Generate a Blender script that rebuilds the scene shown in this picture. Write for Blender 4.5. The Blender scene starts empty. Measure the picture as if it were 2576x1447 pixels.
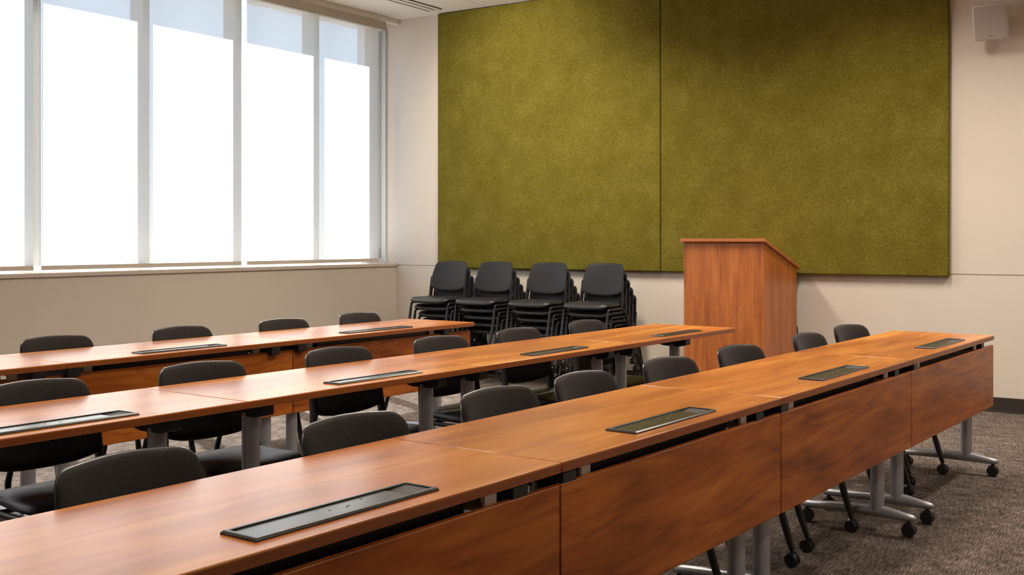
import bpy, bmesh, math, random
from mathutils import Vector, Matrix, Euler

random.seed(7)
SC = bpy.context.scene
COL = SC.collection

# ------------------------------------------------------------------ camera
F_PX, HORIZON, CAM_H = 2800.0, 602.0, 1.27
YAW = math.atan2(1862.0, 2800.0)
cam_data = bpy.data.cameras.new('camera')
cam_data.sensor_width = 36.0
cam_data.lens = F_PX / 2576.0 * 36.0
cam_data.shift_y = -(723.5 - HORIZON) / 2576.0
cam_data.clip_start = 0.05
cam_data.clip_end = 400
cam = bpy.data.objects.new('camera', cam_data)
cam.location = (0, 0, CAM_H)
cam.rotation_euler = (math.radians(90), 0, YAW)
COL.objects.link(cam)
SC.camera = cam

# ------------------------------------------------------------------ colour management
SC.view_settings.view_transform = 'Standard'
SC.view_settings.look = 'None'
SC.view_settings.gamma = 1.0
SC.view_settings.use_curve_mapping = False
SC.view_settings.exposure = 0.25
SC.cycles.max_bounces = 10
SC.cycles.diffuse_bounces = 5
SC.cycles.glossy_bounces = 4
SC.cycles.transmission_bounces = 6
SC.cycles.transparent_max_bounces = 12
SC.cycles.caustics_reflective = False
SC.cycles.caustics_refractive = False
SC.cycles.sample_clamp_indirect = 6.0
SC.cycles.use_denoising = True

# ------------------------------------------------------------------ sky
SKY_STRENGTH = 0.64
w = bpy.data.worlds.new('sky')
SC.world = w
w.use_nodes = True
nt = w.node_tree
nt.nodes.clear()
wo = nt.nodes.new('ShaderNodeOutputWorld')
bg = nt.nodes.new('ShaderNodeBackground')
tc = nt.nodes.new('ShaderNodeTexCoord')
sx = nt.nodes.new('ShaderNodeSeparateXYZ')
cr = nt.nodes.new('ShaderNodeValToRGB')
cr.color_ramp.elements[0].position = 0.0
cr.color_ramp.elements[0].color = (2.9, 3.05, 3.1, 1)
cr.color_ramp.elements[1].position = 0.5
cr.color_ramp.elements[1].color = (1.1, 2.0, 3.5, 1)
e = cr.color_ramp.elements.new(0.12)
e.color = (2.1, 2.75, 3.5, 1)
nt.links.new(tc.outputs['Generated'], sx.inputs[0])
nt.links.new(sx.outputs['Z'], cr.inputs[0])
nt.links.new(cr.outputs[0], bg.inputs['Color'])
bg.inputs['Strength'].default_value = SKY_STRENGTH
nt.links.new(bg.outputs[0], wo.inputs[0])

# ------------------------------------------------------------------ sun (from outside the window wall)
sun_data = bpy.data.lights.new('sun', 'SUN')
sun_data.energy = 36.0
sun_data.angle = math.radians(0.6)
sun_data.color = (1.0, 0.96, 0.9)
sun = bpy.data.objects.new('sun', sun_data)
sun.rotation_euler = Vector((1.0, -0.53, -1.40)).to_track_quat('-Z', 'Y').to_euler()
sun.location = (-14, 8, 12)
COL.objects.link(sun)

# ------------------------------------------------------------------ ceiling lamps of the room, plus one added fill
def ceiling_lamp(x, y, sx_, sy_, power, color=(1.0, 0.89, 0.76)):
    d = bpy.data.lights.new('ceiling_lamp', 'AREA')
    d.shape = 'RECTANGLE'
    d.size, d.size_y = sx_, sy_
    d.energy = power * 1.1
    d.color = color
    d.spread = math.radians(140)
    o = bpy.data.objects.new('ceiling_lamp', d)
    o.location = (x, y, 3.492)
    COL.objects.link(o)
for lx, ly, pw in ((-4.5, 7.1, 52), (-2.3, 7.1, 42), (-0.3, 7.1, 42), (-3.9, 4.3, 26), (-1.9, 4.3, 26),
                   (-3.9, 1.5, 18), (-1.9, 1.5, 16), (0.7, 3.6, 26)):  # last one is an unseen extra, added to brighten modesty panels and carpet
    ceiling_lamp(lx, ly, 0.25, 1.2, pw)
# recessed wall washer aimed at the left green panel
wd_ = bpy.data.lights.new('wall_washer', 'SPOT')
wd_.energy = 190
wd_.color = (1.0, 0.9, 0.78)
wd_.spot_size = math.radians(95)
wd_.spot_blend = 1.0
wd_.shadow_soft_size = 0.12
wo_ = bpy.data.objects.new('wall_washer', wd_)
wo_.location = (-5.6, 7.2, 3.47)
wo_.rotation_euler = (Vector((-5.6, 8.79, 2.55)) - Vector(wo_.location)).to_track_quat('-Z', 'Y').to_euler()
COL.objects.link(wo_)


# ------------------------------------------------------------------ helpers
def tag(o, label=None, cat=None, group=None, kind=None):
    if label: o['label'] = label
    if cat: o['category'] = cat
    if group: o['group'] = group
    if kind: o['kind'] = kind
    return o

def empty(name, loc=(0, 0, 0), rz=0.0, parent=None):
    o = bpy.data.objects.new(name, None)
    o.empty_display_size = 0.1
    o.location = loc
    o.rotation_euler = (0, 0, rz)
    COL.objects.link(o)
    if parent: o.parent = parent
    return o

def mesh_obj(name, bm, mat, parent=None, smooth=True, bevel=None, segs=2):
    bmesh.ops.recalc_face_normals(bm, faces=bm.faces[:])
    me = bpy.data.meshes.new(name)
    bm.to_mesh(me)
    bm.free()
    me.materials.append(mat)
    if smooth:
        for p in me.polygons: p.use_smooth = True
    o = bpy.data.objects.new(name, me)
    COL.objects.link(o)
    if parent: o.parent = parent
    if bevel:
        m = o.modifiers.new('bevel', 'BEVEL')
        m.width = bevel
        m.segments = segs
        m.limit_method = 'ANGLE'
        m.angle_limit = math.radians(40)
        m.harden_normals = False
    if smooth:
        try:
            me.set_sharp_from_angle(angle=math.radians(38))
        except Exception:
            pass
    return o

def new(): return bmesh.new()

def box(bm, x0, x1, y0, y1, z0, z1, M=None):
    vs = [Vector((x, y, z)) for x in (x0, x1) for y in (y0, y1) for z in (z0, z1)]
    if M is not None: vs = [M @ v for v in vs]
    v = [bm.verts.new(p) for p in vs]
    for f in ((0, 1, 3, 2), (4, 6, 7, 5), (0, 4, 5, 1), (2, 3, 7, 6), (0, 2, 6, 4), (1, 5, 7, 3)):
        bm.faces.new([v[i] for i in f])
    return v

def catmull(pts, n=6):
    P = [Vector(p) for p in pts]
    out = []
    for i in range(len(P) - 1):
        p0 = P[max(i - 1, 0)]; p1 = P[i]; p2 = P[i + 1]; p3 = P[min(i + 2, len(P) - 1)]
        for k in range(n):
            t = k / n
            out.append(0.5 * ((2 * p1) + (p2 - p0) * t + (2 * p0 - 5 * p1 + 4 * p2 - p3) * t * t + (3 * p1 - p0 - 3 * p2 + p3) * t ** 3))
    out.append(P[-1])
    return out

def tube(bm, pts, r, n=10, sy=1.0, cap=True):
    """r: number or list of radii; sy squashes the section along its second axis."""
    P = [Vector(p) for p in pts]
    R = r if isinstance(r, (list, tuple)) else [r] * len(P)
    if len(R) != len(P):
        m = len(R) - 1
        R2 = []
        for i in range(len(P)):
            t = i / (len(P) - 1) * m
            k = min(int(t), m - 1)
            R2.append(R[k] + (R[k + 1] - R[k]) * (t - k))
        R = R2
    rings = []
    up = None
    for i, p in enumerate(P):
        d = (P[min(i + 1, len(P) - 1)] - P[max(i - 1, 0)]).normalized()
        if up is None:
            up = Vector((0, 0, 1)) if abs(d.z) < 0.9 else Vector((1, 0, 0))
        a = up - d * up.dot(d)
        a.normalize()
        up = a
        b = d.cross(a)
        rings.append([bm.verts.new(p + (a * math.cos(2 * math.pi * k / n) + b * math.sin(2 * math.pi * k / n) * sy) * R[i]) for k in range(n)])
    for r0, r1 in zip(rings, rings[1:]):
        for k in range(n):
            bm.faces.new((r0[k], r0[(k + 1) % n], r1[(k + 1) % n], r1[k]))
    if cap:
        bm.faces.new(rings[0][::-1])
        bm.faces.new(rings[-1])

def lathe(bm, prof, M=Matrix.Identity(4), n=20):
    """prof: list of (radius, height) about local Z."""
    rings = []
    for r, h in prof:
        rings.append([bm.verts.new(M @ Vector((r * math.cos(2 * math.pi * k / n), r * math.sin(2 * math.pi * k / n), h))) for k in range(n)])
    for r0, r1 in zip(rings, rings[1:]):
        for k in range(n):
            bm.faces.new((r0[k], r0[(k + 1) % n], r1[(k + 1) % n], r1[k]))
    bm.faces.new(rings[0][::-1])
    bm.faces.new(rings[-1])

def fillet(poly, n=6):
    """poly: [(x, y, r)] -> smooth outline."""
    out = []
    m = len(poly)
    for i in range(m):
        p = Vector(poly[i][:2]); r = poly[i][2]
        a = Vector(poly[i - 1][:2]) - p
        b = Vector(poly[(i + 1) % m][:2]) - p
        ra, rb = min(r, a.length * 0.49), min(r, b.length * 0.49)
        s, e_ = p + a.normalized() * ra, p + b.normalized() * rb
        for k in range(n + 1):
            t = k / n
            out.append((1 - t) ** 2 * s + 2 * t * (1 - t) * p + t * t * e_)
    return out

def pad(bm, outline, tf, tb, place, rings=(0.985, 0.955, 0.9, 0.8, 0.6, 0.35), pw=3.0):
    c = Vector((0, 0))
    for p in outline: c += p
    c /= len(outline)
    n = len(outline)
    def ring(s, h): return [bm.verts.new(place(c + (p - c) * s, h)) for p in outline]
    base = ring(1.0, 0.0)
    for sign, th in ((1, tf), (-1, tb)):
        prev = base
        for s in rings:
            h = th * (1 - s ** (pw * 4)) ** (1 / 2.0)
            cur = ring(s, sign * h)
            for k in range(n):
                bm.faces.new((prev[k], prev[(k + 1) % n], cur[(k + 1) % n], cur[k]))
            prev = cur
        ctr = bm.verts.new(place(c, sign * th))
        for k in range(n):
            bm.faces.new((prev[k], prev[(k + 1) % n], ctr))

# ------------------------------------------------------------------ materials
def base_mat(name):
    m = bpy.data.materials.new(name)
    m.use_nodes = True
    t = m.node_tree
    b = t.nodes['Principled BSDF']
    return m, t, b

def N(t, kind, **kw):
    n = t.nodes.new(kind)
    for k, v in kw.items():
        if k in n.inputs: n.inputs[k].default_value = v
        else: setattr(n, k, v)
    return n

def ramp(t, stops):
    r = t.nodes.new('ShaderNodeValToRGB')
    els = r.color_ramp.elements
    els[0].position, els[0].color = stops[0][0], (*stops[0][1], 1)
    els[1].position, els[1].color = stops[-1][0], (*stops[-1][1], 1)
    for p, c in stops[1:-1]:
        e_ = els.new(p)
        e_.color = (*c, 1)
    return r

def coords(t, scale, rand=False):
    tcn = N(t, 'ShaderNodeTexCoord')
    mp = N(t, 'ShaderNodeMapping')
    mp.inputs['Scale'].default_value = scale
    if rand:
        oi = N(t, 'ShaderNodeObjectInfo')
        mu = N(t, 'ShaderNodeVectorMath', operation='SCALE')
        mu.inputs[0].default_value = (17.0, 9.0, 13.0)
        t.links.new(oi.outputs['Random'], mu.inputs['Scale'])
        ad = N(t, 'ShaderNodeVectorMath', operation='ADD')
        t.links.new(tcn.outputs['Object'], ad.inputs[0])
        t.links.new(mu.outputs[0], ad.inputs[1])
        t.links.new(ad.outputs[0], mp.inputs['Vector'])
    else:
        t.links.new(tcn.outputs['Object'], mp.inputs['Vector'])
    return mp

def plain(name, color, rough=0.5, metallic=0.0, spec=0.5, noise=None, bump=None, sheen=0.0):
    m, t, b = base_mat(name)
    b.inputs['Base Color'].default_value = (*color, 1)
    b.inputs['Roughness'].default_value = rough
    b.inputs['Metallic'].default_value = metallic
    b.inputs['Specular IOR Level'].default_value = spec
    if sheen:
        b.inputs['Sheen Weight'].default_value = sheen
        b.inputs['Sheen Roughness'].default_value = 0.4
    if noise:
        sc_, amt = noise
        mp = coords(t, (1, 1, 1))
        no = N(t, 'ShaderNodeTexNoise', Scale=sc_, Detail=4.0, Roughness=0.6)
        t.links.new(mp.outputs[0], no.inputs['Vector'])
        lo = tuple(max(0, c * (1 - amt)) for c in color)
        hi = tuple(min(1, c * (1 + amt)) for c in color)
        r = ramp(t, [(0.3, lo), (0.7, hi)])
        t.links.new(no.outputs['Fac'], r.inputs[0])
        t.links.new(r.outputs[0], b.inputs['Base Color'])
    if bump:
        sc_, st = bump
        mp = coords(t, (1, 1, 1))
        no = N(t, 'ShaderNodeTexNoise', Scale=sc_, Detail=3.0)
        bp = N(t, 'ShaderNodeBump', Strength=st, Distance=0.002)
        t.links.new(mp.outputs[0], no.inputs['Vector'])
        t.links.new(no.outputs['Fac'], bp.inputs['Height'])
        t.links.new(bp.outputs[0], b.inputs['Normal'])
    return m

def wood(name, dark, mid, light, axis='X', rough=0.3, figure=1.0, coarse=1.0, spec=0.5, fine=0.3, vein=0.25, vscale=1.0, vdist=1.6):
    m, t, b = base_mat(name)
    def sc_(along, across):
        v = [across] * 3
        v['XYZ'.index(axis)] = along
        return tuple(v)
    def noise(scale, **kw):
        mp = coords(t, scale, rand=True)
        n = N(t, 'ShaderNodeTexNoise', Scale=1.0, **kw)
        t.links.new(mp.outputs[0], n.inputs['Vector'])
        return n.outputs['Fac']
    def mix(a, b_, f):
        mx = N(t, 'ShaderNodeMix', data_type='FLOAT')
        mx.inputs['Factor'].default_value = f
        t.links.new(a, mx.inputs['A']); t.links.new(b_, mx.inputs['B'])
        return mx.outputs['Result']
    n1 = noise(sc_(1.1 * coarse, 7.0 * coarse), Detail=2.5, Roughness=0.5, Distortion=0.8 * figure)
    n2 = noise(sc_(2.0, 110.0), Detail=2.0, Roughness=0.5)
    n3 = noise(sc_(3.4 * coarse * vscale, 24.0 * coarse * vscale), Detail=2.5, Roughness=0.55, Distortion=vdist)
    f = mix(mix(n1, n3, vein), n2, fine)
    r = ramp(t, [(0.28, dark), (0.5, mid), (0.74, light)])
    t.links.new(f, r.inputs[0])
    t.links.new(r.outputs[0], b.inputs['Base Color'])
    b.inputs['Roughness'].default_value = rough
    b.inputs['Specular IOR Level'].default_value = spec
    return m

M_WALL = plain('cream_paint', (0.67, 0.605, 0.53), 0.75, spec=0.25, noise=(2.0, 0.02), bump=(300, 0.05))
M_TRIMP = plain('ivory_paint', (0.82, 0.76, 0.69), 0.5, spec=0.3)
M_GROOVE = plain('groove_shadow_gap', (0.3, 0.25, 0.2), 0.8)
M_SILL = plain('sill_laminate', (0.66, 0.58, 0.51), 0.3)
M_BASE = plain('dark_brown_rubber', (0.03, 0.023, 0.018), 0.5)
M_TABLE = wood('cherry_laminate', (0.22, 0.050, 0.009), (0.46, 0.140, 0.022), (0.76, 0.32, 0.06), 'X', 0.25, 0.6, 0.9, 0.85, 0.14, 0.3, 0.8, 0.5)
M_EDGE = wood('cherry_edge_band', (0.20, 0.052, 0.013), (0.28, 0.078, 0.016), (0.36, 0.11, 0.024), 'X', 0.35, 0.5)
M_MODESTY = wood('figured_cherry_laminate', (0.11, 0.021, 0.004), (0.38, 0.10, 0.014), (0.66, 0.22, 0.034), 'X', 0.34, 2.2, 0.7, 0.3, 0.10, 0.5, 0.55, 3.2)
M_LECT = wood('cherry_veneer_upright', (0.18, 0.042, 0.010), (0.42, 0.125, 0.028), (0.62, 0.23, 0.06), 'Z', 0.38, 0.5, 1.6, 0.5, 0.38, 0.35)
M_LECT_TOP = wood('cherry_veneer_flat', (0.34, 0.10, 0.03), (0.46, 0.15, 0.045), (0.54, 0.20, 0.06), 'X', 0.35, 0.4)
M_ALU = plain('silver_powder_coat', (0.42, 0.43, 0.465), 0.34, metallic=0.55)
M_CLIP = plain('light_grey_plastic', (0.78, 0.78, 0.78), 0.45)
M_DARKCLIP = plain('dull_zinc', (0.16, 0.16, 0.16), 0.5)
M_SHELL = plain('black_shell_plastic', (0.011, 0.0115, 0.013), 0.55, spec=0.35, bump=(600, 0.15))
M_RIM = plain('black_gloss_plastic', (0.022, 0.024, 0.027), 0.28, spec=0.8)
M_MULL = plain('mullion_aluminium', (0.30, 0.31, 0.33), 0.4)
M_BLACK = plain('black_steel', (0.012, 0.012, 0.013), 0.42)
M_BLKPL = plain('black_plastic', (0.014, 0.014, 0.015), 0.5, bump=(500, 0.1))
M_MODULE = plain('satin_black_plastic', (0.022, 0.022, 0.02), 0.24, spec=0.8)
M_LID = plain('gloss_black_lid', (0.024, 0.024, 0.022), 0.22, spec=1.0)
M_FABRIC = plain('charcoal_fabric', (0.019, 0.0155, 0.0148), 0.85, spec=0.25, noise=(260, 0.35), bump=(700, 0.35), sheen=0.09)
M_VINYL = plain('black_vinyl', (0.018, 0.018, 0.018), 0.42, spec=0.5, bump=(420, 0.12))
M_CASTER = plain('black_nylon', (0.012, 0.012, 0.012), 0.38)
M_CHROME = plain('polished_steel', (0.7, 0.7, 0.7), 0.2, metallic=1.0)
M_SPK = plain('off_white_plastic', (0.6, 0.55, 0.49), 0.5)
M_GRILL = plain('grey_speaker_grille', (0.40, 0.37, 0.335), 0.6, noise=(600, 0.12))
M_VENT = plain('white_metal', (0.75, 0.72, 0.68), 0.5)
M_DARK = plain('dark_void', (0.008, 0.008, 0.008), 0.9)
M_FRAME = plain('window_aluminium', (0.6, 0.63, 0.66), 0.4)
M_REVEAL = plain('white_reveal_paint', (0.74, 0.74, 0.72), 0.5)
M_FASCIA = plain('taupe_fascia', (0.56, 0.49, 0.42), 0.5)
M_HEM = plain('taupe_hem_bar', (0.72, 0.65, 0.57), 0.5)
M_CHAIN = plain('steel_bead_chain', (0.6, 0.63, 0.66), 0.35, metallic=0.6)
M_GROUND = plain('pale_paving', (0.2, 0.19, 0.18), 0.9, noise=(0.6, 0.1))

# green felt
def felt():
    m, t, b = base_mat('olive_felt')
    mp = coords(t, (1, 1, 1))
    n1 = N(t, 'ShaderNodeTexNoise', Scale=110.0, Detail=3.0, Roughness=0.7)
    n2 = N(t, 'ShaderNodeTexNoise', Scale=5.0, Detail=4.0, Roughness=0.6)
    for n in (n1, n2): t.links.new(mp.outputs[0], n.inputs['Vector'])
    mx = N(t, 'ShaderNodeMix', data_type='FLOAT')
    mx.inputs['Factor'].default_value = 0.3
    t.links.new(n1.outputs['Fac'], mx.inputs['A'])
    t.links.new(n2.outputs['Fac'], mx.inputs['B'])
    r = ramp(t, [(0.32, (0.084, 0.068, 0.007)), (0.5, (0.134, 0.112, 0.015)), (0.66, (0.2, 0.172, 0.030))])
    t.links.new(mx.outputs['Result'], r.inputs[0])
    t.links.new(r.outputs[0], b.inputs['Base Color'])
    b.inputs['Roughness'].default_value = 0.95
    b.inputs['Specular IOR Level'].default_value = 0.1
    bp = N(t, 'ShaderNodeBump', Strength=0.5, Distance=0.003)
    t.links.new(n1.outputs['Fac'], bp.inputs['Height'])
    t.links.new(bp.outputs[0], b.inputs['Normal'])
    return m
M_FELT = felt()

# carpet: woven streaks across
def carpet():
    m, t, b = base_mat('grey_brown_carpet')
    mp = coords(t, (210.0, 16.0, 1.0))
    n1 = N(t, 'ShaderNodeTexNoise', Scale=1.0, Detail=2.0, Roughness=0.6, Distortion=0.25)
    t.links.new(mp.outputs[0], n1.inputs['Vector'])
    mp2 = coords(t, (1, 1, 1))
    n2 = N(t, 'ShaderNodeTexNoise', Scale=260.0, Detail=2.0, Roughness=0.7)
    n3 = N(t, 'ShaderNodeTexNoise', Scale=9.0, Detail=4.0, Roughness=0.65)
    for n in (n2, n3): t.links.new(mp2.outputs[0], n.inputs['Vector'])
    a = N(t, 'ShaderNodeMix', data_type='FLOAT'); a.inputs['Factor'].default_value = 0.38
    t.links.new(n1.outputs['Fac'], a.inputs['A']); t.links.new(n2.outputs['Fac'], a.inputs['B'])
    c = N(t, 'ShaderNodeMix', data_type='FLOAT'); c.inputs['Factor'].default_value = 0.2
    t.links.new(a.outputs['Result'], c.inputs['A']); t.links.new(n3.outputs['Fac'], c.inputs['B'])
    r = ramp(t, [(0.38, (0.020, 0.015, 0.0125)), (0.5, (0.102, 0.081, 0.069)), (0.62, (0.28, 0.23, 0.20))])
    t.links.new(c.outputs['Result'], r.inputs[0])
    t.links.new(r.outputs[0], b.inputs['Base Color'])
    b.inputs['Roughness'].default_value = 0.95
    b.inputs['Specular IOR Level'].default_value = 0.1
    bp = N(t, 'ShaderNodeBump', Strength=0.7, Distance=0.004)
    t.links.new(a.outputs['Result'], bp.inputs['Height'])
    t.links.new(bp.outputs[0], b.inputs['Normal'])
    return m
M_CARPET = carpet()

# roller shade screen: woven cloth, a little open
def shade_cloth():
    m, t, b = base_mat('screen_cloth')
    t.nodes.remove(b)
    out = t.nodes['Material Output']
    tr = N(t, 'ShaderNodeBsdfTransparent'); tr.inputs[0].default_value = (1, 1, 1, 1)
    tl = N(t, 'ShaderNodeBsdfTranslucent'); tl.inputs[0].default_value = (0.62, 0.59, 0.54, 1)
    df = N(t, 'ShaderNodeBsdfDiffuse'); df.inputs[0].default_value = (0.62, 0.58, 0.50, 1)
    mp = coords(t, (1, 1, 1))
    no = N(t, 'ShaderNodeTexNoise', Scale=2.0, Detail=8.0, Roughness=0.7)
    t.links.new(mp.outputs[0], no.inputs['Vector'])
    m1 = N(t, 'ShaderNodeMixShader'); m1.inputs[0].default_value = 0.45
    t.links.new(df.outputs[0], m1.inputs[1]); t.links.new(tl.outputs[0], m1.inputs[2])
    m2 = N(t, 'ShaderNodeMixShader')
    mr = N(t, 'ShaderNodeMapRange')
    mr.inputs['To Min'].default_value = 0.185
    mr.inputs['To Max'].default_value = 0.205
    t.links.new(no.outputs['Fac'], mr.inputs['Value'])
    t.links.new(mr.outputs[0], m2.inputs[0])
    t.links.new(m1.outputs[0], m2.inputs[1]); t.links.new(tr.outputs[0], m2.inputs[2])
    t.links.new(m2.outputs[0], out.inputs[0])
    return m
M_CLOTH = shade_cloth()

def pane_glass():
    m, t, b = base_mat('window_glass')
    t.nodes.remove(b)
    out = t.nodes['Material Output']
    tr = N(t, 'ShaderNodeBsdfTransparent'); tr.inputs[0].default_value = (0.93, 0.95, 0.95, 1)
    gl = N(t, 'ShaderNodeBsdfGlossy'); gl.inputs['Roughness'].default_value = 0.02
    mx = N(t, 'ShaderNodeMixShader'); mx.inputs[0].default_value = 0.07
    t.links.new(tr.outputs[0], mx.inputs[1]); t.links.new(gl.outputs[0], mx.inputs[2])
    t.links.new(mx.outputs[0], out.inputs[0])
    return m
M_GLASS = pane_glass()

# ceiling: tiles with thin joints running towards the back wall
def ceiling_mat():
    m, t, b = base_mat('ceiling_tile')
    tcn = N(t, 'ShaderNodeTexCoord')
    s = N(t, 'ShaderNodeSeparateXYZ')
    t.links.new(tcn.outputs['Object'], s.inputs[0])
    def line(axis, off, step, lim=None):
        a = N(t, 'ShaderNodeMath', operation='ADD'); a.inputs[1].default_value = off
        t.links.new(s.outputs[axis], a.inputs[0])
        d = N(t, 'ShaderNodeMath', operation='PINGPONG'); d.inputs[1].default_value = step / 2
        t.links.new(a.outputs[0], d.inputs[0])
        l = N(t, 'ShaderNodeMath', operation='LESS_THAN'); l.inputs[1].default_value = 0.004
        t.links.new(d.outputs[0], l.inputs[0])
        return l
    lx = line('X', 6.105 + 0.505 * 40, 0.505)
    g = N(t, 'ShaderNodeMath', operation='GREATER_THAN'); g.inputs[1].default_value = -6.3
    t.links.new(s.outputs['X'], g.inputs[0])
    mu = N(t, 'ShaderNodeMath', operation='MULTIPLY')
    t.links.new(lx.outputs[0], mu.inputs[0]); t.links.new(g.outputs[0], mu.inputs[1])
    mc = N(t, 'ShaderNodeMix', data_type='RGBA')
    mc.inputs['A'].default_value = (0.80, 0.76, 0.71, 1)
    mc.inputs['B'].default_value = (0.38, 0.35, 0.31, 1)
    t.links.new(mu.outputs[0], mc.inputs['Factor'])
    t.links.new(mc.outputs['Result'], b.inputs['Base Color'])
    b.inputs['Roughness'].default_value = 0.85
    return m
M_CEIL = ceiling_mat()

# ------------------------------------------------------------------ room shell
XW, YB, CEIL = -7.26, 8.79, 3.50          # window wall plane, back wall plane, ceiling height
XR, YF = 2.6, -3.2
WT = 0.36                                  # window wall thickness
WV0, WV1, WZ0, WZ1 = -1.10, 8.790, 0.998, 3.468   # window opening along y and in z

bm = new(); box(bm, XW - WT, XR + 0.2, YF - 0.2, YB + 0.2, -0.12, 0.0)
tag(mesh_obj('floor', bm, M_CARPET, smooth=False), 'grey brown textured carpet floor of the training room', 'floor', kind='structure')
bm = new(); box(bm, XW - WT, XR + 0.2, YF - 0.2, YB + 0.2, CEIL, CEIL + 0.12)
tag(mesh_obj('ceiling', bm, M_CEIL, smooth=False), 'white tiled ceiling with thin joints', 'ceiling', kind='structure')
bm = new()
box(bm, XW - WT, XR + 0.2, YB, YB + 0.2, 0.0, 1.003)
box(bm, XW - WT, XR + 0.2, YB, YB + 0.2, 1.011, CEIL)
box(bm, XW - WT, XR + 0.2, YB + 0.008, YB + 0.2, 1.003, 1.011)
tag(mesh_obj('wall_back', bm, M_WALL, smooth=False), 'cream back wall with a horizontal groove behind the green panels', 'wall', kind='structure')
bm = new()
box(bm, XW - WT, XW, YF - 0.2, YB, 0.0, WZ0)
box(bm, XW - WT, XW, YF - 0.2, YB, WZ1, CEIL)
box(bm, XW - WT, XW, YF - 0.2, WV0, WZ0, WZ1)
tag(mesh_obj('wall_left', bm, M_WALL, smooth=False), 'cream window wall on the left below and around the wide window', 'wall', kind='structure')
bm = new(); box(bm, XR, XR + 0.2, YF - 0.2, YB, 0.0, CEIL)
tag(mesh_obj('wall_right', bm, M_WALL, smooth=False), 'cream right wall outside the picture', 'wall', kind='structure')
bm = new(); box(bm, XW, XR, YF - 0.2, YF, 0.0, CEIL)
tag(mesh_obj('wall_front', bm, M_WALL, smooth=False), 'cream wall behind the camera', 'wall', kind='structure')
bm = new()
box(bm, XW, XR, YB - 0.010, YB, 0.0, 0.108)
box(bm, XW, XR, YB - 0.020, YB, 0.0, 0.012)
tag(mesh_obj('baseboard_back', bm, M_BASE, smooth=False, bevel=0.002), 'dark brown rubber baseboard along the back wall', 'baseboard', kind='structure')
bm = new()
box(bm, XW, XW + 0.010, YF, YB - 0.02, 0.0, 0.108)
tag(mesh_obj('baseboard_left', bm, M_BASE, smooth=False, bevel=0.002), 'dark brown rubber baseboard under the window', 'baseboard', kind='structure')
# trim strip where the window wall meets the ceiling, and the window sill
bm = new(); box(bm, XW - 0.02, XW + 0.042, YF, YB, 3.452, CEIL)
tag(mesh_obj('trim_1', bm, M_TRIMP, smooth=False, bevel=0.003), 'beige trim strip along the ceiling above the window', 'trim', kind='structure')
bm = new(); box(bm, XW - 0.30, XW + 0.016, WV0, YB - 0.004, 0.996, 1.0275)
tag(mesh_obj('trim_2', bm, M_SILL, smooth=False, bevel=0.003), 'long pale window sill under the roller shades', 'window sill', kind='structure')

# window: frame members, mullions and panes set back in the wall
R_IN, R_OUT, R_GL = 0.14, 0.30, 0.23
win = tag(empty('window_1', (XW - 0.2, 3.8, WZ0)), 'wide aluminium window of tall panes behind the roller shades', 'window', kind='structure')
def wpart(name, bm, mat, **k):
    o = mesh_obj(name, bm, mat, None, **k)
    o.parent = win
    o.matrix_parent_inverse = Matrix.Translation(win.location).inverted()
    return o
bm = new()
box(bm, XW - R_OUT, XW - R_IN, WV0, WV1 - 0.002, 3.400, WZ1)
box(bm, XW - R_OUT, XW - R_IN, WV0, WV1 - 0.002, 1.0275, 1.075)
box(bm, XW - R_OUT, XW - 0.20, 8.535, WV1 - 0.002, 1.075, 3.400)
box(bm, XW - R_OUT, XW - R_IN, WV0, WV0 + 0.05, 1.075, 3.400)
box(bm, XW - 0.175, XW - 0.120, 8.760, WV1 - 0.002, 1.0275, 3.400)
wpart('frame', bm, M_FRAME, smooth=False)
mull = [7.78, 6.80, 5.82, 4.855, 3.87, 2.89, 1.91, 0.93, -0.05]
for v in mull:
    bm = new(); box(bm, XW - R_OUT, XW - R_IN, v - 0.0325, v + 0.0325, 1.075, 3.400)
    wpart('mullion', bm, M_MULL, smooth=False)
ed = [8.535] + [v for m_ in mull for v in (m_ + 0.0325, m_ - 0.0325)] + [WV0 + 0.05]
for a_, b_ in zip(ed[0::2], ed[1::2]):
    bm = new()
    vs = [bm.verts.new((XW - R_GL, y, z)) for y, z in ((b_, 1.075), (a_, 1.075), (a_, 3.400), (b_, 3.400))]
    bm.faces.new(vs)
    wpart('pane', bm, M_GLASS, smooth=False)

# roller shades
SHR = 0.005
bm = new()
box(bm, XW + 0.010, XW + 0.036, WV0 + 0.02, 8.580, 3.363, 3.368)
box(bm, XW + 0.031, XW + 0.036, WV0 + 0.02, 8.580, 3.368, 3.4475)
box(bm, XW - 0.070, XW + 0.036, 8.575, 8.580, 3.368, 3.4475)
fas = mesh_obj('shade_fascia', bm, M_FASCIA, smooth=False, bevel=0.0015)
tag(fas, 'long taupe fascia hiding the shade rollers above the window', 'shade fascia')
shades = [
    (6.769, 8.516, 'white roller shade nearest the corner, lowered over the window by the back wall', 1.058),
    (4.800, 6.701, 'white roller shade lowered over the middle of the window', 1.046),
    (2.830, 4.734, 'white roller shade at the left edge of the photo', 1.046),
    (0.860, 2.760, 'white roller shade beside the leftmost one, outside the photo', 1.046),
    (-1.060, 0.790, 'white roller shade farthest from the back wall, outside the photo', 1.046)]
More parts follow.
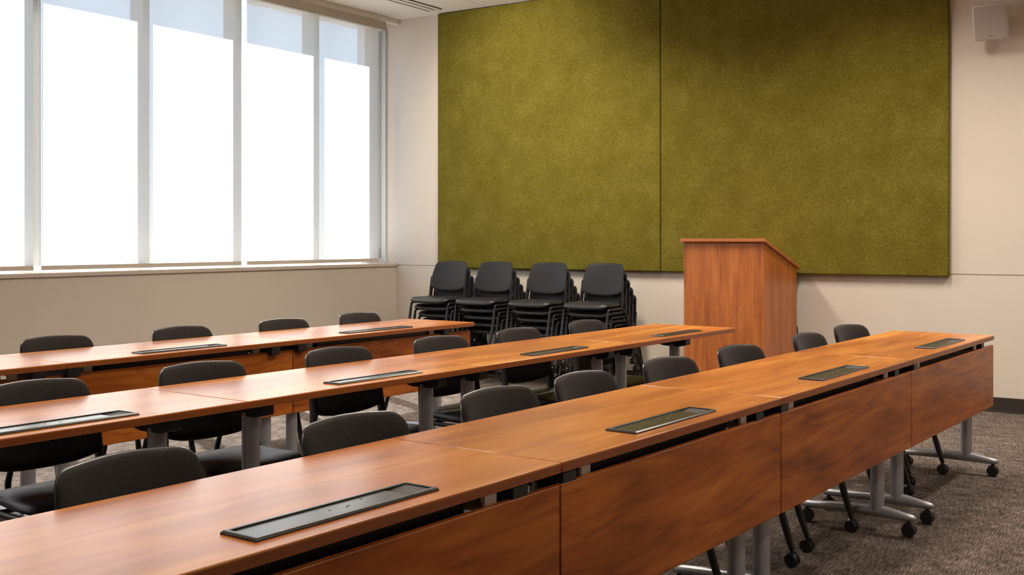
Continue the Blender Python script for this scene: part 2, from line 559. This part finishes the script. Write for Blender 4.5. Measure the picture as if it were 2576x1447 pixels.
for v0, v1, lab, hz in shades:
    r = tag(empty('roller_shade', (XW - SHR, (v0 + v1) / 2, 1.046)), lab, 'roller shade', 'roller shades over the window')
    L = (v1 - v0) / 2
    bm = new()
    vs = [bm.verts.new((0, y, z)) for y, z in ((-L, 0.02), (L, 0.02), (L, 2.33), (-L, 2.33))]
    bm.faces.new(vs)
    mesh_obj('fabric', bm, M_CLOTH, r, smooth=False)
    bm = new(); box(bm, -0.008, 0.010, -L, L, 0.0, 0.034)
    mesh_obj('hem_bar', bm, M_HEM, r, bevel=0.003, smooth=False)
    bm = new()
    tube(bm, [(-0.027, -L + 0.02, 2.365), (-0.027, L - 0.02, 2.365)], 0.026, 16)
    mesh_obj('roller', bm, M_ALU, r)
    # bead chain hanging in the gap beside the cloth
    yc = L + 0.022 if hz > 1.05 else -L - 0.016
    bm = new()
    z0 = 0.14 if hz > 1.05 else 0.03
    tube(bm, [(-0.006, yc, 2.33), (-0.006, yc, z0 + 0.01), (-0.003, yc + 0.004, z0), (0.0, yc + 0.008, z0 + 0.01), (0.0, yc + 0.008, 2.33)], 0.0022, 6)
    mesh_obj('bead_chain', bm, M_CHAIN, r)

# ceiling slot diffuser
vent = tag(empty('air_vent', (-6.62, 8.0, 3.49)), 'white ceiling slot air vent with two dark slots near the corner', 'air vent')
bm = new(); box(bm, -0.095, 0.095, -1.3, 0.585, 0.004, 0.0095)
mesh_obj('backing', bm, M_DARK, vent, smooth=False)
bm = new()
for x0, x1 in ((-0.095, -0.052), (-0.028, 0.030), (0.056, 0.095)):
    box(bm, x0, x1, -1.3, 0.585, -0.004, 0.004)
box(bm, -0.052, -0.028, 0.572, 0.585, -0.004, 0.004)
box(bm, 0.030, 0.056, 0.552, 0.585, -0.004, 0.004)
mesh_obj('frame', bm, M_VENT, vent, smooth=False, bevel=0.001)

# ------------------------------------------------------------------ green acoustic panels
def felt_panel(x0, x1, label):
    cx = (x0 + x1) / 2
    r = empty('acoustic_panel', (cx, YB, 0.987))
    tag(r, label, 'acoustic panel', 'green felt panels on the back wall')
    bm = new()
    box(bm, x0 - cx, x1 - cx, -0.05, -0.004, 0.0, 3.494 - 0.987)
    mesh_obj('felt_face', bm, M_FELT, r, bevel=0.012, segs=4)
    bm = new()
    box(bm, x0 - cx + 0.04, x1 - cx - 0.04, -0.004, -0.0006, 0.05, 2.45)
    mesh_obj('backing_board', bm, M_BLKPL, r, smooth=False)
felt_panel(-6.697, -4.2705, 'large olive green felt wall panel above the stacked chairs')
felt_panel(-4.2665, -1.889, 'large olive green felt wall panel behind the lectern')

# ------------------------------------------------------------------ wall speaker
spk = tag(empty('wall_speaker', (-1.578, YB, 2.852)), 'off white wall loudspeaker tilted down right of the green panels', 'speaker')
T = Matrix.Translation((0, -0.130, 0)) @ Matrix.Rotation(math.radians(17), 4, 'X')
def sbox(bm, *a): box(bm, *a, M=T)
bm = new()
# cabinet tapering to the back
fr = [(-0.116, -0.13), (0.116, -0.13), (0.116, 0.13), (-0.116, 0.13)]
rings = []
for y, s in ((-0.055, 1.0), (0.0, 1.0), (0.06, 0.72)):
    rings.append([bm.verts.new(T @ Vector((x * s, y, z * s))) for x, z in fr])
for a_, b_ in zip(rings, rings[1:]):
    for k in range(4): bm.faces.new((a_[k], a_[(k + 1) % 4], b_[(k + 1) % 4], b_[k]))
bm.faces.new(rings[0]); bm.faces.new(rings[-1])
mesh_obj('cabinet', bm, M_SPK, spk, bevel=0.008, segs=3)
bm = new(); sbox(bm, -0.107, 0.107, -0.058, -0.054, -0.121, 0.121)
gr = mesh_obj('grille', bm, M_GRILL, spk, bevel=0.003)
bm = new(); sbox(bm, -0.016, 0.018, -0.060, -0.058, -0.098, -0.092)
mesh_obj('badge', bm, plain('badge_grey', (0.25, 0.22, 0.2), 0.5), gr, smooth=False)
bm = new()
tube(bm, [(0, -0.085, 0.0), (0, -0.04, 0.0), (0, -0.001, 0.0)], 0.018, 12)
box(bm, -0.035, 0.035, -0.008, -0.0008, -0.05, 0.05)
mesh_obj('wall_bracket', bm, M_SPK, spk)

# ------------------------------------------------------------------ lectern
LX0, LX1, LY0, LY1, LZF, LZB = -3.682, -3.030, 7.950, 8.663, 1.244, 1.040
lect = tag(empty('lectern', ((LX0 + LX1) / 2, LY0, 0)), 'tall cherry wood lectern with sloped top standing against the back wall', 'lectern')
hw = (LX1 - LX0) / 2; dp = LY1 - LY0
for s in (-1, 1):
    bm = new()
    x0, x1 = (s * hw, s * (hw - 0.024))
    pr = [(0, 0), (dp, 0), (dp, LZB), (0, LZF)]
    a_ = [bm.verts.new((x0, y, z)) for y, z in pr]; b_ = [bm.verts.new((x1, y, z)) for y, z in pr]
    bm.faces.new(a_); bm.faces.new(b_[::-1])
    for k in range(4): bm.faces.new((a_[k], a_[(k + 1) % 4], b_[(k + 1) % 4], b_[k]))
    mesh_obj('side_panel', bm, M_LECT, lect, bevel=0.0012, smooth=False)
bm = new(); box(bm, -hw + 0.0245, hw - 0.0245, 0.0005, 0.02, 0.0, LZF - 0.004)
mesh_obj('front_panel', bm, M_LECT, lect, smooth=False)
bm = new()
sl = (LZF - LZB) / dp
za = LZF + 0.026 * sl
th = 0.024
pr = [(-0.026, za), (dp + 0.035, LZB - 0.035 * sl), (dp + 0.035 + th * 0.27, LZB - 0.035 * sl + th * 0.96), (-0.026, za + th)]
a_ = [bm.verts.new((-hw - 0.018, y, z)) for y, z in pr]; b_ = [bm.verts.new((hw + 0.018, y, z)) for y, z in pr]
bm.faces.new(a_); bm.faces.new(b_[::-1])
for k in range(4): bm.faces.new((a_[k], a_[(k + 1) % 4], b_[(k + 1) % 4], b_[k]))
mesh_obj('sloped_top', bm, M_LECT_TOP, lect, bevel=0.0015, smooth=False)
for z in (0.06, 0.62):
    bm = new(); box(bm, -hw + 0.0245, hw - 0.0245, 0.0205, dp - 0.03, z, z + 0.02)
    mesh_obj('shelf', bm, M_LECT, lect, smooth=False)
bm = new()
tube(bm, catmull([(-3.12, 8.62, 0.53), (-3.08, 8.69, 0.58), (-3.052, 8.72, 0.57), (-3.042, 8.72, 0.50), (-3.042, 8.72, 0.3), (-3.03, 8.72, 0.03), (-3.06, 8.71, 0.005), (-3.2, 8.70, 0.005)], 8), 0.005, 8)
tag(mesh_obj('power_cord', bm, M_BLKPL), 'black cord hanging out of the back of the lectern', 'cord')

# ------------------------------------------------------------------ tables
TH, TT, TD = 0.737, 0.026, 0.55
def caster_bm(bm, x, y, top=0.072, r=0.029):
    """twin-wheel caster standing at x, y; wheels roll along y."""
    for s in (-1, 1):
        Mx = Matrix.Translation((x + s * 0.0125, y, r + 0.0004)) @ Matrix.Rotation(math.pi / 2, 4, 'Y')
        lathe(bm, [(0.010, -0.010), (r * 0.9, -0.010), (r, -0.005), (r, 0.004), (r * 0.86, 0.010), (0.012, 0.011)], Mx, 18)
    tube(bm, [(x, y, r + 0.002), (x, y, r + 0.024), (x, y, top)], [0.013, 0.011, 0.007], 10)
    # hood over the wheels
    pts = [(x, y + 0.026 * math.sin(a), r + 0.0285 * math.cos(a)) for a in [math.radians(d) for d in range(-52, 60, 26)]]
    tube(bm, pts, 0.0045, 8, sy=3.4)

def make_table(row, a0, a1, legs, module, label, has_panel, setback):
    th_, uf, dcol = row
    L = a1 - a0 - 0.004
    am = (a0 + a1) / 2
    ev = Vector((math.sin(th_), math.cos(th_), 0))
    nv = Vector((math.cos(th_), -math.sin(th_), 0))
    base = Vector((uf, 0, 0)) + ev * (am - uf * math.sin(th_)) - nv * (TD / 2)
    t = tag(empty('training_table', base, math.pi / 2 - th_), label, 'table', 'cherry training tables in three rows')
    yf = -TD / 2
    h = L / 2
    # top with a rounded long edge
    bm = new()
    box(bm, -h, h, -TD / 2, TD / 2, TH - TT, TH)
    mesh_obj('tabletop', bm, M_TABLE, t, bevel=0.0028, segs=3)
    bm = new()
    for s in (-1, 1):
        box(bm, -h + 0.002, h - 0.002, s * TD / 2 - 0.0006, s * TD / 2 + 0.0006, TH - TT + 0.002, TH - 0.005)
    mesh_obj('edge_band', bm, M_EDGE, t, smooth=False)
    # black under-frame
    bm = new()
    lx = [l - am for l in legs]
    box(bm, lx[0], lx[1], yf + 0.30, yf + 0.335, TH - TT - 0.035, TH - TT - 0.004)
    mesh_obj('support_rail', bm, M_BLACK, t, smooth=False)
    yc = yf + dcol
    for x in lx:
        # column, slightly oval
        bm = new()
        lathe(bm, [(0.0315, 0.09), (0.0315, 0.4), (0.0315, TH - TT - 0.034)], Matrix.Translation((x, yc, 0)) @ Matrix.Diagonal((1, 0.92, 1, 1)), 28)
        leg = mesh_obj('leg', bm, M_ALU, t)
        # foot: bar highest under the column, falling to rounded tips
        y0, y1 = yc - 0.165, yc + 0.345
        bm = new()
        ys = [y0, y0 + 0.012, y0 + 0.05, yc - 0.04, yc, yc + 0.04, yc + 0.15, y1 - 0.05, y1 - 0.012, y1]
        cz = [0.080, 0.080, 0.082, 0.090, 0.092, 0.092, 0.089, 0.082, 0.080, 0.080]
        rz_ = [0.005, 0.014, 0.018, 0.025, 0.027, 0.026, 0.022, 0.017, 0.014, 0.005]
        tube(bm, [(x, y, z) for y, z in zip(ys, cz)], rz_, 16, sy=1.15)
        mesh_obj('foot', bm, M_ALU, leg)
        for y in (y0 + 0.03, y1 - 0.03):
            bm = new(); caster_bm(bm, x, y)
            mesh_obj('caster', bm, M_CASTER, leg)
        bm = new()
        zt = TH - TT - 0.002
        pr = [(yc - 0.085, zt), (yc + 0.17, zt), (yc + 0.17, zt - 0.02), (yc + 0.05, zt - 0.045), (yc - 0.05, zt - 0.045), (yc - 0.085, zt - 0.036)]
        a_ = [bm.verts.new((x - 0.03, y, z)) for y, z in pr]; b_ = [bm.verts.new((x + 0.03, y, z)) for y, z in pr]
        bm.faces.new(a_); bm.faces.new(b_[::-1])
        for k in range(len(pr)): bm.faces.new((a_[k], a_[(k + 1) % len(pr)], b_[(k + 1) % len(pr)], b_[k]))
        mesh_obj('top_bracket', bm, M_BLACK, leg, smooth=False, bevel=0.003)
    if has_panel:
        # black trough added to darken the gap, standing for beam and shade
        bm = new()
        q0, q1 = lx[0] + 0.16, lx[1] - 0.14
        y0, y1 = yf + 0.060, yf + 0.150
        box(bm, q0, q1, y0, y0 + 0.003, 0.640, 0.704)
        box(bm, q0, q1, y1 - 0.003, y1, 0.640, 0.708)
        box(bm, q0, q1, y0 + 0.003, y1 - 0.003, 0.640, 0.643)
        mesh_obj('dark_trough', bm, M_BLACK, t, smooth=False)
        bm = new()
        box(bm, -h + 0.001, h - 0.001, yf + setback, yf + setback + 0.019, 0.345, 0.683)
        pn = mesh_obj('modesty_panel', bm, M_MODESTY, t, bevel=0.003, segs=2)
        for x in (lx[0] + 0.10, lx[1] - 0.09):
            bm = new()
            box(bm, x - 0.03, x + 0.03, yf + setback + 0.02, yf + 0.15, 0.668, 0.676)
            box(bm, x - 0.022, x + 0.022, yf + setback + 0.0195, yf + setback + 0.03, 0.60, TH - TT - 0.003)
            mesh_obj('hinge', bm, M_CLIP, pn, bevel=0.002, smooth=False)
    if module:
        m0, m1, wd = module                       # y range in the room, turned into distance along the row
        m0 += (uf + 0.05) * math.sin(th_); m1 += (uf + 0.05) * math.sin(th_)
        x0, x1 = m0 - am, m1 - am
        y0, y1 = yf + 0.045, yf + 0.045 + wd
        z0 = TH - 0.002
        bm = new()
        k = 0.012
        def loop(d, z): return [bm.verts.new(p) for p in ((x0 + d, y0 + d, z), (x1 - d, y0 + d, z), (x1 - d, y1 - d, z), (x0 + d, y1 - d, z))]
        lps = [loop(0, z0), loop(0, TH + 0.0035), loop(0.004, TH + 0.0075), loop(k, TH + 0.0075), loop(k, z0)]
        for q0, q1 in zip(lps, lps[1:] + lps[:1]):
            for e_ in range(4): bm.faces.new((q0[e_], q0[(e_ + 1) % 4], q1[(e_ + 1) % 4], q1[e_]))
        md = mesh_obj('power_module', bm, M_MODULE, t, bevel=0.0008, smooth=False)
        xe = x0 + (x1 - x0) * 0.84
        bm = new(); box(bm, x0 + k, xe, y0 + k, y1 - k, z0, TH + 0.0045)
        mesh_obj('lid', bm, M_LID, md, bevel=0.001, smooth=False)
        bm = new()
        a_ = [bm.verts.new(p) for p in ((xe, y0 + k, TH + 0.0002), (x1 - k, y0 + k, TH + 0.005), (x1 - k, y1 - k, TH + 0.005), (xe, y1 - k, TH + 0.0002))]
        bm.faces.new(a_)
        mesh_obj('cable_flap', bm, M_BLKPL, md, smooth=False)
        bm = new()
        cx = (x0 + x1) / 2
        for dx, dy in ((-0.02, 0.052), (0.02, 0.045), (0.03, 0.05), (0.085, 0.07)):
            lathe(bm, [(0.0026, 0), (0.0026, 0.0006)], Matrix.Translation((cx + dx, y0 + dy * wd / 0.097, TH + 0.0045)), 10)
        mesh_obj('screw', bm, M_DARKCLIP, md)
    return t

ROW_A = (math.atan(0.0305), -4.339, 0.09)
ROW_B = (math.atan(0.0416), -2.857, 0.12)
ROW_C = (math.atan(0.0416), -1.468, 0.09)
TABLES = [
    (ROW_A, 1.40, 2.798, (1.50, 2.673), None, 'cherry table cut by the left edge of the photo in the row by the window', True, 0.035),
    (ROW_A, 2.798, 4.150, (2.838, 4.003), (3.345, 3.845, 0.083), 'cherry table in the middle of the row by the window', True, 0.035),
    (ROW_A, 4.150, 5.695, (4.190, 5.420), (4.715, 5.270, 0.080), 'cherry table at the back wall end of the row by the window', True, 0.035),
    (ROW_B, 1.10, 2.445, (1.25, 2.186), (1.670, 2.185, 0.098), 'cherry table at the near end of the middle row, cut by the left edge', False, 0),
    (ROW_B, 2.445, 3.718, (2.566, 3.492), (3.030, 3.500, 0.080), 'second cherry table from the left in the middle row', False, 0),
    (ROW_B, 3.718, 4.985, (3.768, 4.827), (4.280, 4.745, 0.082), 'third cherry table from the left in the middle row', False, 0),
    (ROW_B, 4.985, 6.213, (5.068, 5.667), (5.515, 5.980, 0.070), 'cherry table at the end of the middle row in front of the lectern', False, 0),
    (ROW_C, 0.85, 2.220, (1.00, 2.06), (1.374, 1.877, 0.096), 'cherry table nearest the camera in the front row', True, 0.003),
    (ROW_C, 2.220, 3.565, (2.265, 3.397), (2.715, 3.215, 0.098), 'second cherry table from the camera in the front row', True, 0.003),
    (ROW_C, 3.565, 5.040, (3.601, 4.838), (4.125, 4.655, 0.097), 'third cherry table from the camera in the front row', True, 0.003),
    (ROW_C, 5.040, 6.570, (5.112, 6.338), (5.620, 6.195, 0.098), 'cherry table at the far right end of the front row', True, 0.003),
]
for a_ in TABLES: make_table(*a_)

# ------------------------------------------------------------------ chairs (front = -Y)
BT = 0.262          # y of the top of the backrest
def make_chair(back_mat):
    c = empty('stacking_chair')
    # seat pad
    ol = fillet([(-0.190, 0.195, 0.06), (-0.221, -0.03, 0.2), (-0.206, -0.155, 0.08), (0.206, -0.155, 0.08), (0.221, -0.03, 0.2), (0.190, 0.195, 0.06)], 6)
    def place(p, h):
        y = p.y
        z = 0.443 - 0.020 * max(0, (-y - 0.06) / 0.095) ** 2 + 0.008 * (p.x / 0.2) ** 2 - 0.006 * max(0, 1 - (y / 0.17) ** 2)
        return Vector((p.x, y, z + h))
    bm = new(); pad(bm, ol, 0.026, 0.020, place)
    mesh_obj('seat', bm, M_VINYL, c)
    # backrest
    kx = 1.02 if back_mat is M_FABRIC else 1.0
    ol = fillet([(-0.190, 0.022, 0.03), (-0.09, -0.004, 0.09), (0.09, -0.004, 0.09), (0.190, 0.022, 0.03), (0.204, 0.10, 0.09), (0.178, 0.268, 0.042), (0.0, 0.280, 0.16), (-0.178, 0.268, 0.042), (-0.204, 0.10, 0.09)], 6)
    def place_b(p, h):
        z = 0.517 + p.y
        y = 0.195 + (BT - 0.195) * (p.y / 0.28) + 0.012 * (p.y / 0.28) ** 2 - 0.95 * p.x ** 2
        return Vector((p.x * kx, y - h, z + 0.1 * h))
    bm = new(); pad(bm, ol, 0.011, 0.011, place_b, pw=5.0)
    mesh_obj('backrest', bm, back_mat, c)
    if back_mat is M_FABRIC:
        # glossy plastic shell behind the upholstery, showing as a thin rim
        cz = 0.138
        def place_s(p, h):
            q = Vector((p.x * 1.018, cz + (p.y - cz) * 1.022))
            return place_b(q, h * 0.7 - 0.0085)
        bm = new(); pad(bm, ol, 0.008, 0.010, place_s, pw=5.0)
        mesh_obj('back_shell', bm, M_RIM, c)
    # uprights carrying the backrest, and the tube frame
    for s in (-1, 1):
        bm = new()
        tube(bm, catmull([(s * 0.203, 0.150, 0.425), (s * 0.200, 0.172, 0.47), (s * 0.196, 0.178, 0.54), (s * 0.199, 0.192, 0.645)], 5), [0.015, 0.020, 0.021, 0.012], 10, sy=0.45)
        mesh_obj('back_upright', bm, M_BLKPL, c)
        bm = new()
        tube(bm, catmull([(s * 0.211, -0.102, 0.400), (s * 0.212, -0.080, 0.4145), (s * 0.212, 0.0, 0.4145), (s * 0.212, 0.120, 0.4145), (s * 0.220, 0.150, 0.400)], 6), 0.0105, 10)
        mesh_obj('side_rail', bm, M_BLACK, c)
        for pts, fx, fy in (([(s * 0.211, -0.102, 0.401), (s * 0.211, -0.110, 0.36), (s * 0.211, -0.143, 0.20), (s * 0.207, -0.190, 0.062)], s * 0.207, -0.190),
                            ([(s * 0.223, 0.150, 0.399), (s * 0.240, 0.168, 0.345), (s * 0.2415, 0.215, 0.20), (s * 0.241, 0.247, 0.115), (s * 0.234, 0.250, 0.062)], s * 0.229, 0.250)):
            bm = new()
            tube(bm, catmull(pts, 6), [0.0105, 0.0105, 0.0130, 0.0155, 0.0115], 10)
            lg = mesh_obj('leg', bm, M_BLACK, c)
            bm = new(); caster_bm(bm, fx, fy, 0.064, 0.0265)
            mesh_obj('caster', bm, M_CASTER, lg)
    # cross bars under the pad
    for y in (-0.05, 0.10):
        bm = new()
        tube(bm, [(-0.203, y, 0.4155), (0.203, y, 0.4155)], 0.008, 8)
        mesh_obj('cross_bar', bm, M_BLACK, c)
    return c

def dup(root):
    r = root.copy(); COL.objects.link(r)
    for ch in list(root.children):
        k = ch.copy(); COL.objects.link(k); k.parent = r
        for g in ch.children:
            q = g.copy(); COL.objects.link(q); q.parent = k
    return r

protos = {}
def place_chair(mat, x, y, z, rz, label, group):
    if mat in protos: c = dup(protos[mat])
    else: c = protos[mat] = make_chair(mat)
    c.location = (x, y, z)
    c.rotation_euler = (0, 0, rz)
    tag(c, label, 'chair', group)
    return c

# chairs along the tables: position of the top middle of the backrest, then facing angle
SEATS = {
    'row by the window': [(-4.89, 3.300, -4), (-4.855, 4.035, -4), (-4.83, 4.770, -4), (-4.82, 5.435, -1)],
    'middle row': [(-3.41, 2.22, -3), (-3.38, 2.905, -8), (-3.345, 3.63, -6), (-3.32, 4.33, -6), (-3.275, 4.955, -4), (-3.275, 5.68, -2)],
    'front row': [(-2.08, 1.575, 0), (-2.03, 2.26, -5), (-2.015, 2.920, -4), (-1.995, 3.430, -3), (-1.96, 4.05, -7), (-1.925, 4.700, -8), (-1.88, 5.49, -4), (-1.873, 6.17, -10)]}
ORD = ['leftmost', 'second from the left', 'third from the left', 'fourth from the left', 'fifth from the left', 'sixth from the left', 'seventh from the left', 'rightmost']
for rname, lst in SEATS.items():
    for i, (x, y, ph) in enumerate(lst):
        a_ = math.radians(ph)
        rz = math.pi / 2 + a_
        fx, fy = math.cos(a_), math.sin(a_)
        o = 'rightmost' if i == len(lst) - 1 else ORD[i]
        place_chair(M_FABRIC, x + fx * BT, y + fy * BT, 0, rz, 'dark grey chair at the tables, %s in the %s' % (o, rname), 'chairs at the ' + rname)

# four stacks of five along the back wall
STEP_Z, STEP_Y = 0.068, 0.058
STK = [(-6.297, 'in the corner by the window'), (-5.783, 'second from the window'), (-5.213, 'third from the window'), (-4.653, 'nearest the lectern')]
POS = ['bottom', 'second from bottom', 'middle', 'second from top', 'topmost']
for x, nm in STK:
    for k in range(5):
        ytop = 8.42 + STEP_Y * (4 - k)
        place_chair(M_SHELL, x + 0.033, ytop - BT, STEP_Z * k, 0.0, '%s black chair of the chair stack %s' % (POS[k], nm), 'chairs in the stack ' + nm)

# ------------------------------------------------------------------ outside
bm = new(); box(bm, -80, XW - WT - 0.02, -60, 80, -0.5, -0.35)
tag(mesh_obj('ground_outside', bm, M_GROUND, smooth=False), 'pale paving outside the window', 'ground', kind='structure')
